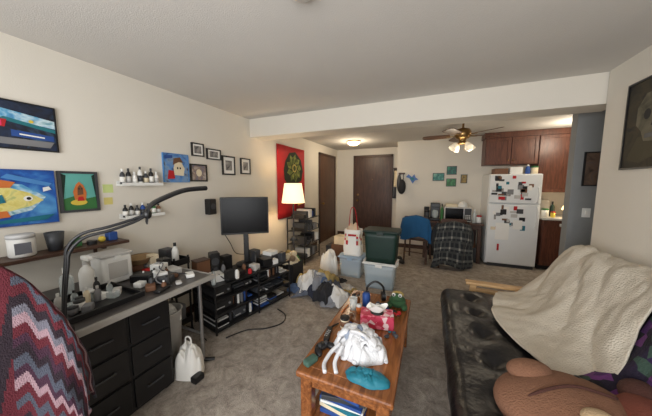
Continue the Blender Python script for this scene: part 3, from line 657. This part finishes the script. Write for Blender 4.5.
drape('flannel_jacket',(0.36,4.85,0),188,0.54,0.18,0.08,0.84,FL[0],flm,seed=5)
b=B('dining_table')
b.b2((-0.12,5.10,0.72),(0.93,5.76,0.75),mat('table_dark_wood',(74,46,34),0.4),0.006); b.b2((-0.08,5.14,0.64),(0.89,5.72,0.72),TRIM)
for x in (-0.06,0.87):
    for y in (5.16,5.70): b.b2((x-.03,y-.03,0),(x+.03,y+.03,0.66),TRIM,0.006)
b.done()
b=B('microwave'); b.b2((0.27,5.2,0.765),(0.74,5.55,1.04),LGR,0.008); b.b2((0.29,5.195,0.785),(0.60,5.2,1.02),BLKG,0.002); b.b2((0.62,5.194,0.785),(0.73,5.2,1.02),BLK,0.002); b.cyl((0.605,5.18,0.80),(0.605,5.18,1.0),0.008,MET)
for x in (.3,.7):
    for y in (5.24,5.5): b.cyl((x,y,.751),(x,y,.767),0.012,BLK)
for k in range(9): b.b2((0.635+0.03*(k%3),5.192,0.82+0.03*(k//3)),(0.655+0.03*(k%3),5.194,0.84+0.03*(k//3)),LGR)
b.done()
b=B('coffee_maker'); b.b2((0.02,5.25,0.751),(0.20,5.5,0.80),BLK,0.01); b.b2((0.02,5.40,0.80),(0.20,5.5,1.1),BLK,0.01); b.b2((0.02,5.25,1.02),(0.20,5.42,1.1),BLK,0.01); b.lathe([(0.05,0),(0.065,.05),(0.06,.12),(0.045,.16)],(0.11,5.32,0.802),GLS,18); b.done()
b=B('table_clutter')
bottle(b,0.235,5.3,.751,.03,.34,GRN,BLK); jar(b,-.04,5.3,.751,.05,.2,DGR,BLK); b.b2((-.1,5.45,.751),(.0,5.6,1.0),BLKM,.005)
bottle(b,.79,5.25,.751,.035,.26,GLS,WHT); jar(b,.87,5.3,.751,.045,.14,WHT,RED); b.b2((.3,5.25,1.041),(.5,5.45,1.09),CRM,.006); b.pile((.6,5.36,1.041),.09,.08,.12,WHT,seed=3,fr=14)
b.done()
b=B('floor_clutter'); b.box((0.72,5.32,0.14),(.26,.3,.28),DGR,.01); b.box((0.15,5.5,0.15),(.3,.3,.3),BLKM,.01); b.pile((0.72,5.32,.28),.13,.14,.16,BRN,seed=14,fr=8); b.done()
# ------------------------------------------------------------------ ceiling fan
FB=wood('fan_blade_wood',(70,46,32),(104,72,50),0.4,'X',4)
FG=mat('fan_glass',(240,232,214),.3,var=0,emis=.35,ecol=(255,230,190))
b=B('ceiling_fan')
b.lathe([(0.07,0),(0.06,-0.05),(0.02,-0.06)],(0,0,0),BRS); b.cyl((0,0,-0.05),(0,0,-0.17),0.014,BRS)
b.lathe([(0.03,-0.15),(0.09,-0.17),(0.11,-0.21),(0.11,-0.26),(0.08,-0.30),(0.05,-0.31),(0.05,-0.35),(0.07,-0.36),(0.05,-0.38)],(0,0,0),BRS)
for k in range(5):
    A=Matrix.Rotation(R(72*k+28),4,'Z')
    t=bmesh.new(); 
    vs=[(0.16,-.05),(0.22,-.062),(0.46,-.072),(0.53,-.06),(0.55,0),(0.53,.06),(0.46,.072),(0.22,.062),(0.16,.05)]
    f=t.faces.new([t.verts.new((x,y,-0.255)) for x,y in vs]); r=bmesh.ops.extrude_face_region(t,geom=[f])
    for v in [e for e in r['geom'] if isinstance(e,bmesh.types.BMVert)]: v.co.z+=0.008
    b.add(t,FB,A@Matrix.Translation((0,0,-.25))@Matrix.Rotation(R(12),4,'X')@Matrix.Translation((0,0,.25)))
    t=bmesh.new(); bmesh.ops.create_cube(t,size=1); t.transform(Matrix.Translation((.14,0,-.26))@Matrix.Diagonal((.14,.03,.008,1))); b.add(t,BRS,A)
for k in range(4):
    A=Matrix.Rotation(R(90*k+30),4,'Z')@Matrix.Translation((0.09,0,-0.37))@Matrix.Rotation(R(-40),4,'Y')
    b.lathe([(0.02,0.0),(0.035,-.03),(0.05,-.08),(0.055,-.1),(0.048,-.1),(0.03,-.03)],(0,0,0),FG,16,A)
b.tube([(0.03,0,-.37),(0.03,0,-.47)],0.002,BRS)
b.done(loc=(0.40,4.05,CZ))
b=B('ceiling_light'); b.lathe([(0.15,0),(0.15,-0.02),(0.14,-.02)],(0,0,0),BRS); b.lathe([(0.14,-.02),(0.13,-.06),(0.08,-.09),(0.001,-.1)],(0,0,0),GLOW); b.done(loc=(-1.62,5.3,CZ))
# ------------------------------------------------------------------ kitchen
b=B('refrigerator')
b.b2((0.97,5.16,0.03),(1.715,5.78,1.66),FRG,0.01)
b.b2((0.975,5.10,0.06),(1.71,5.155,1.13),FRG,0.014); b.b2((0.975,5.10,1.15),(1.71,5.155,1.655),FRG,0.014)
b.b2((1.02,5.13,0.0),(1.69,5.7,0.05),DGR)
for z0,z1 in ((0.75,1.10),(1.18,1.42)): b.tube([(1.66,5.10,z0),(1.66,5.06,z0+.03),(1.66,5.06,z1-.03),(1.66,5.10,z1)],0.012,FRG)
b.done()
b=B('fridge_magnets_and_papers')
pm=[PAP,BLK,CRM,LGR,DGR,LGR,BRN,DGR,PAP,GRY,TEA,BLK,PH,RED,GRY]
for k in range(64):
    if k<38: x=1.00+random.random()*0.55; z=1.18+random.random()*0.40; w=random.uniform(.03,.10); h=random.uniform(.03,.09)
    else: x=1.00+random.random()*0.50; z=0.66+random.random()*0.40; w=random.uniform(.03,.10); h=random.uniform(.03,.09)
    y=5.0995-0.0008*(k%8); b.b2((x,y-0.0015,z),(x+w,y,min(z+h,1.12 if k>=38 else 1.64)),pm[(k*7+k//5)%15])
b.b2((1.10,5.092,0.50),(1.3,5.095,0.80),PAP); b.b2((1.14,5.09,0.3),(1.17,5.094,0.42),RED); b.b2((1.35,5.092,0.70),(1.48,5.095,0.86),PAP); b.done()
b=B('fridge_top_boxes'); b.b2((1.05,5.2,1.661),(1.25,5.45,1.76),BRN,.004); b.b2((1.28,5.2,1.661),(1.46,5.4,1.78),WHT,.004); bottle(b,1.54,5.25,1.661,.035,.16,BLU,WHT); jar(b,1.64,5.28,1.661,.05,.13,CRM,GRN); b.done()
def cab(b,x0,x1,z0,z1,yf,n,knob=True):
    b.b2((x0,yf,z0),(x1,5.795,z1),CABW)
    w=(x1-x0)/n
    for k in range(n):
        a=x0+k*w+0.008; c=x0+(k+1)*w-0.008
        b.b2((a,yf-0.02,z0+.01),(c,yf,z1-.01),CABW,0.004)
        fr=0.05
        for lo,hi in (((a,z0+.01),(a+fr,z1-.01)),((c-fr,z0+.01),(c,z1-.01)),((a+fr,z0+.01),(c-fr,z0+.01+fr)),((a+fr,z1-.01-fr),(c-fr,z1-.01))):
            b.b2((lo[0],yf-.03,lo[1]),(hi[0],yf-.02,hi[1]),CABW,0.002)
        b.sph((a+.03 if k%2 else c-.03,yf-.04,z0+.08),.012,BRS)
b=B('upper_cabinets'); cab(b,0.93,1.73,1.84,2.34,5.46,2); cab(b,1.73,2.7,1.34,2.34,5.46,2); b.b2((0.91,5.44,2.34),(2.72,5.795,2.435),CABW); b.done()
b=B('base_cabinets'); cab(b,1.78,2.88,0.08,0.88,5.20,3); b.b2((1.78,5.26,0),(2.88,5.79,.08),BLKM); b.b2((1.76,5.15,0.88),(2.89,5.795,0.92),LGR,0.006); b.done()
b=B('kitchen_peninsula'); b.b2((1.82,4.10,0.0),(2.88,4.55,0.86),CABW); 
for k in range(2): b.b2((1.84+.5*k,4.075,.12),(2.30+.5*k,4.10,.6),CABW,.006); b.b2((1.84+.5*k,4.075,.64),(2.30+.5*k,4.10,.82),CABW,.006); b.cyl((2.0+.5*k,4.06,.73),(2.12+.5*k,4.06,.73),.006,BRS)
b.b2((1.78,4.04,0.86),(2.89,4.6,0.90),LGR,.006); b.done()
b=B('kitchen_counter_clutter')
jar(b,1.86,5.35,.9205,.05,.14,WHT,GRN); bottle(b,1.98,5.42,.9205,.035,.26,DGN,BLK); b.b2((2.22,5.4,.9205),(2.36,5.6,1.1),WHT,.01); jar(b,2.45,5.45,.9205,.06,.18,CRM,RED); b.b2((1.8,5.6,.9205),(2.0,5.7,1.2),LGR,.004); jar(b,1.93,5.24,.9205,.03,.1,YEL,RED); b.done()
b=B('counter_lamp'); b.lathe([(.05,0),(.05,.01),(.01,.03),(.01,.16)],(2.13,5.24,.9205),BRS); b.lathe([(.09,.14),(.05,.28)],(2.13,5.24,.9205),GLOW); b.done()
# ------------------------------------------------------------------ coffee table
b=B('coffee_table')
X0,X1,Y0,Y1=-0.67,-0.12,1.10,2.26
b.b2((X0,Y0,.39),(X1,Y1,.43),TABW,.012)
TW2=wood('coffee_table_panel',(116,68,36),(168,108,62),0.2,'Y',4)
for y0,y1 in ((Y0+.06,(Y0+Y1)/2-.03),((Y0+Y1)/2+.03,Y1-.06)): b.b2((X0+.07,y0,.429),(X1-.07,y1,.4325),TW2,.002)
for x in (X0+.02,X1-.09):
    for y in (Y0+.02,Y1-.09): b.b2((x,y,0),(x+.07,y+.07,.39),TABW,.01)
b.b2((X0+.035,Y0+.09,.33),(X0+.055,Y1-.09,.39),TABW); b.b2((X1-.055,Y0+.09,.33),(X1-.035,Y1-.09,.39),TABW)
b.b2((X0+.09,Y0+.035,.33),(X1-.09,Y0+.055,.39),TABW); b.b2((X0+.09,Y1-.055,.33),(X1-.09,Y1-.035,.39),TABW)
b.b2((X0+.04,Y0+.04,.10),(X1-.04,Y1-.04,.12),TABW,.004); b.done()
b=B('stack_of_books')
z=.1205
for k in range(7):
    h=random.uniform(.015,.03); b.box((X0+.24,Y0+.20,z+h/2),(.26,.20,h),[BLU,CRM,TEA,WHT,BLU,DGR,BLU][k],.003,rot=(0,0,random.uniform(-10,10))); z+=h+.0005
b.done()
b=B('storage_basket'); b.b2((X0+.10,Y0+.55,.1205),(X1-.12,Y0+.95,.27),DGR,.02); b.pile((-.40,Y0+.75,.26),.15,.17,.06,BLU,seed=4,fr=10); b.done()
TZ=.4335
b=B('tissue_box'); b.box((0,0,.05),(.24,.125,.10),patch('tissue_print',[(196,60,88),(216,110,130),(180,40,66),(230,200,200)],30,0.5),.004)
b.lathe([(0.05,.1005),(0.045,.1015),(.001,.1015)],(0,0,0),BLK)
def ts(u,v): 
    a=2*math.pi*u; r=.012+.045*v+.008*math.sin(a*4)*v
    return (r*math.cos(a)*1.3,r*math.sin(a)*.7,.09+.06*v+.015*math.sin(a*3)*v)
b.sheet(ts,40,8,PAP); b.done(loc=(-.33,1.73,TZ),rz=12)
b=B('frog_plush')
GF=mat('plush_green',(48,84,50),.95,bump=.5,bs=150)
b.sph((0,0,.055),(.07,.06,.055),GF); b.sph((.0,-.03,.10),(.05,.04,.035),GF)
for s_ in (-1,1): b.sph((s_*.026,-.05,.130),.015,WHT); b.sph((s_*.026,-.062,.132),.008,BLK); b.sph((s_*.06,-.03,.025),(.025,.045,.025),GF)
b.sph((0.0,0.02,.11),(.05,.04,.025),mat('plush_tan_cap',(170,150,90),.9)); b.done(loc=(-.22,2.06,TZ))
b=B('headphones'); 
b.tube([(-.075,0,.05),(-.07,0,.13),(0,0,.18),(.07,0,.13),(.075,0,.05)],.010,BLK)
for s_ in (-1,1): b.cyl((s_*.055,0,.045),(s_*.09,0,.045),.042,BLK,seg=20); b.cyl((s_*.09,0,.045),(s_*.094,0,.045),.034,WHT,seg=20)
b.done(loc=(-.42,2.10,TZ),rz=20)
b=B('candle_jar'); jar(b,0,0,0,.034,.085,CRM,BLK); b.lathe([(.0345,.02),(.0345,.06)],(0,0,0),BRN); b.done(loc=(-.54,1.60,TZ))
b=B('scissors_and_pens'); b.cyl((-.46,1.86,TZ+.006),(-.45,1.76,TZ+.006),.005,RED); b.cyl((-.6,1.72,TZ+.006),(-.5,1.66,TZ+.006),.005,BLU); b.cyl((-.62,1.93,TZ+.006),(-.63,1.78,TZ+.006),.005,ORG); b.cyl((-.6,1.62,TZ+.006),(-.63,1.56,TZ+.006),.006,BLK); b.done()
b=B('soda_can'); b.lathe([(.026,0),(.033,.006),(.033,.11),(.027,.12)],(-.47,1.97,TZ),BLU,20); b.done()
b=B('glass_tumbler'); b.lathe([(.028,0),(.035,.10),(.032,.10),(.026,.005)],(-.56,1.88,TZ),GLS,20); b.done()
b=B('pill_bottle'); b.lathe([(.02,0),(.022,.05),(.018,.055)],(-.50,1.84,TZ),ORG,16); b.lathe([(.022,.055),(.022,.07)],(-.50,1.84,TZ),WHT,16); b.done()
b=B('fabric_scraps')
b.folds((-.22,1.90,TZ),.06,.05,.03,[RED,BLKM,RED],8,seed=1,r=(.012,.022)); b.folds((-.34,1.93,TZ),.07,.06,.05,[BLU,WHT,BLU,DGR],12,seed=2,r=(.012,.024))
b.folds((-.58,2.06,TZ),.04,.07,.04,[DGR,BRN,BLKM],8,seed=3,r=(.012,.022)); b.folds((-.55,1.75,TZ),.035,.04,.02,[CRM,BRN,LGR],4,seed=6,r=(.008,.016)); b.folds((-.20,1.62,TZ),.04,.06,.02,[BLU,DGR,TEA],6,seed=16,r=(.008,.016)); b.done()
b=B('teal_cloth'); b.pile((-.27,1.20,TZ),.125,.06,.045,TEA,seed=11,fr=8,amp=.4); b.folds((-.27,1.20,TZ),.1,.04,.035,[TEA],6,seed=8,r=(.012,.02)); b.done()
b=B('white_crochet_shawl')
WY=mat('white_yarn',(222,222,224),.95,var=.05,bump=.5,bs=120); WG=mat('grey_yarn',(140,150,168),.95,bump=.5,bs=120)
b.pile((-.37,1.40,TZ),.17,.12,.12,WY,seed=21,fr=7,amp=.5,n=50)
b.folds((-.37,1.40,TZ),.16,.11,.13,[WY,WY,WY,WG,WY,WY],38,seed=22,r=(.014,.034))
b.tube([(-.48,1.34,TZ+.06),(-.52,1.28,TZ+.03),(-.53,1.20,TZ+.012),(-.50,1.14,TZ+.012)],.012,WY); b.tube([(-.45,1.3,TZ+.08),(-.47,1.22,TZ+.03),(-.44,1.16,TZ+.012)],.012,WY)
b.tube([(-.30,1.36,TZ+.12),(-.33,1.32,TZ+.17),(-.40,1.33,TZ+.17),(-.43,1.38,TZ+.11)],.01,WY); b.done()
b=B('game_controller'); b.sph((0,0,.022),(.05,.032,.02),BLK); 
for s_ in (-1,1): b.sph((s_*.048,-.028,.02),(.022,.042,.02),BLK,rot=(0,0,s_*18)); b.cyl((s_*.025,-.012,.035),(s_*.025,-.012,.05),.010,DGR)
b.done(loc=(-.60,1.32,TZ),rz=60)
b=B('remote_control'); b.box((-.62,1.47,TZ+.011),(.04,.15,.02),BLK,.006,rot=(0,0,12))
for k in range(8): b.sph((-.627+.014*(k%2),1.43+.02*(k//2),TZ+.0215),.004,LGR,u=8,v=6)
b.done()
b=B('small_pouch'); b.box((-.61,1.18,TZ+.02),(.05,.09,.035),mat('grn_pouch',(60,90,78),.7),.012,rot=(0,0,-20)); b.done()
# ------------------------------------------------------------------ futon
FUT=mat('futon_vinyl',(22,21,23),0.32,var=0.15,vs=5,bump=0.25,bs=25)
b=B('futon')
tf=[(x,y) for x in (-.21,.05,.28) for y in (-.9,-.6,-.3,0,.3,.6,.9)]
b.cushion((0.60,1.62,.335),(0.92,2.2,.20),FUT,.085,seg=(80,80,8),tuft=tf,puff=.02,tdepth=.05,amp=.014)
b.cushion((1.13,1.62,.68),(0.56,2.2,.17),FUT,.075,seg=(48,64,8),tuft=tf,puff=.015,rot=(0,-70,0))
b.b2((.22,.55,.17),(1.2,2.70,.22),TRIM,.01)
for y in (.60,2.64):
    for x in (.28,1.1): b.b2((x-.03,y-.03,0),(x+.03,y+.03,.2),TRIM,.008)
b.b2((.38,2.76,.46),(1.12,2.85,.49),ARMW,.01); b.b2((.42,2.79,0),(.48,2.83,.46),ARMW,.006); b.b2((1.0,2.79,0),(1.06,2.83,.46),ARMW,.006); b.b2((.48,2.79,.2),(1.0,2.83,.26),ARMW,.006); b.b2((.48,2.79,.36),(1.0,2.83,.42),ARMW,.006)
b.done()
BEI=mat('beige_blanket_fabric',(202,193,177),0.95,var=.05,vs=14,bump=.5,bs=120)
b=B('beige_blanket')
prof=[(1.28,.60),(1.29,.80),(1.26,.92),(1.20,.965),(1.12,.93),(1.04,.80),(.96,.65),(.88,.54),(.78,.485),(.66,.475)]
PS=cr_spline([(x,0,z) for x,z in prof],8)
def bl(u,v):
    p=along(PS,v)
    yn=1.84-0.22*v+.04*math.sin(v*7)
    yf=2.80+0.02*math.sin(v*9)
    y=yn+(yf-yn)*u
    w=.028*math.sin(u*11+v*6+3*noise.noise(Vector((u*3,v*3,0))))+.028*noise.noise(Vector((u*6,v*5,3)))+.012*noise.noise(Vector((u*18,v*12,5)))
    n=Vector((-.5,0,.8)) if v>.35 else Vector((0,0,1))
    p=Vector((p.x,y,p.z))+n*(abs(w)*.9+.012)
    if v>0.6: p.x-= .16*(v-.6)/.4*math.sin(u*math.pi)**2; p.y-=.24*(v-.6)/.4*(1-u)
    if u>.85:
        e=(u-.85)/.15; p.z-=.14*e*e*(1 if v>.1 else v/.1)
    return p
b.sheet(bl,140,90,BEI,.008); b.done()
PB=patch('purple_fleece_print',[(26,18,40),(40,22,60),(70,30,90),(20,16,26),(100,50,110),(50,70,60),(30,20,44)],20,.95,'vor',.3)
b=B('purple_blanket')
def pb(u,v):
    p=along(PS,v)
    y=0.75+(1.13-.24*v+.04*math.sin(v*8))*u
    w=.035*math.sin(u*12+v*5)+.035*noise.noise(Vector((u*6,v*6,9)))
    n=Vector((-.5,0,.8)) if v>.35 else Vector((0,0,1))
    k=.012 if u<.85 else .012*(1-u)/.15
    return Vector((p.x,y,p.z))+n*(abs(w)*(1 if u<.85 else (1-u)/.15)+k+.002)
b.sheet(pb,80,60,PB,.008); b.done()
BR1=mat('plush_brown',(126,88,66),.95,var=.12,bump=.5,bs=150); BR2=mat('plush_dark_brown',(74,42,34),.95,bump=.5,bs=150); BR3=mat('plush_tan',(190,164,130),.95,bump=.5,bs=150); BR4=mat('plush_rust',(120,62,46),.95,bump=.5,bs=150)
b=B('bear_plush')
b.sph((.57,1.27,.53),(.27,.20,.105),BR1,rot=(0,0,20),u=40,v=24)
b.sph((.50,1.43,.575),(.065,.04,.045),BR2,rot=(0,0,20)); b.sph((.47,1.36,.61),(.10,.06,.045),BR1,rot=(0,0,20))
b.sph((.37,1.30,.57),(.016,.016,.014),BLK); b.sph((.66,1.40,.60),(.016,.016,.014),BLK)
b.sph((.82,1.27,.56),(.10,.16,.07),BR4,rot=(0,0,-20)); b.sph((.88,1.42,.58),(.07,.09,.05),BR2,rot=(0,0,-30))
b.sph((.58,.98,.52),(.24,.22,.12),BR1); b.sph((.34,1.06,.48),(.12,.07,.07),BR2,rot=(0,0,-20))
b.sph((.62,1.16,.61),(.06,.045,.03),BR3,rot=(0,0,20)); b.tube([(.40,1.18,.595),(.48,1.22,.632),(.60,1.28,.642),(.74,1.30,.62)],.006,BR2)
b.box((.74,1.16,.628),(.05,.07,.006),PAP,.002,rot=(0,10,20)); b.done()
# ------------------------------------------------------------------ lights
def area(name,loc,rot,sx,sy,e,c):
    l=bpy.data.lights.new(name,'AREA'); l.shape='RECTANGLE'; l.size=sx; l.size_y=sy; l.energy=e; l.color=c
    o=bpy.data.objects.new(name,l); o.location=loc; o.rotation_euler=[R(a) for a in rot]; bpy.context.scene.collection.objects.link(o)
def pt(name,loc,e,c,r=.08):
    l=bpy.data.lights.new(name,'POINT'); l.energy=e; l.color=c; l.shadow_soft_size=r
    o=bpy.data.objects.new(name,l); o.location=loc; bpy.context.scene.collection.objects.link(o)
area('window_daylight',(-0.5,-1.32,1.33),(90,0,0),2.7,1.6,101,(.985,.99,1))
pt('floor_lamp_bulb',(fl[0],fl[1],1.36),12,(1,.80,.56),.05)
pt('ceiling_light_bulb',(-1.62,5.3,2.25),18,(1,.84,.62),.12)
pt('kitchen_bulb',(2.0,4.9,2.2),16,(1,.88,.7),.12)
pt('counter_lamp_bulb',(2.13,5.12,1.12),5,(1,.88,.66),.06)
pt('fan_bulb',(.40,4.05,1.86),8,(1,.86,.66),.12)
w=bpy.data.worlds.new('world'); w.use_nodes=True; bpy.context.scene.world=w
w.node_tree.nodes['Background'].inputs[0].default_value=(.9,.95,1,1); w.node_tree.nodes['Background'].inputs[1].default_value=1.3
# ------------------------------------------------------------------ camera
cd=bpy.data.cameras.new('camera'); cd.sensor_width=36; cd.lens=240/652*36; cd.clip_start=.02
co=bpy.data.objects.new('camera',cd); co.location=(0,0,1.5); co.rotation_euler=(R(84.1),0,R(23.4)); bpy.context.scene.collection.objects.link(co)
bpy.context.scene.camera=co
bpy.context.scene.view_settings.view_transform='Standard'
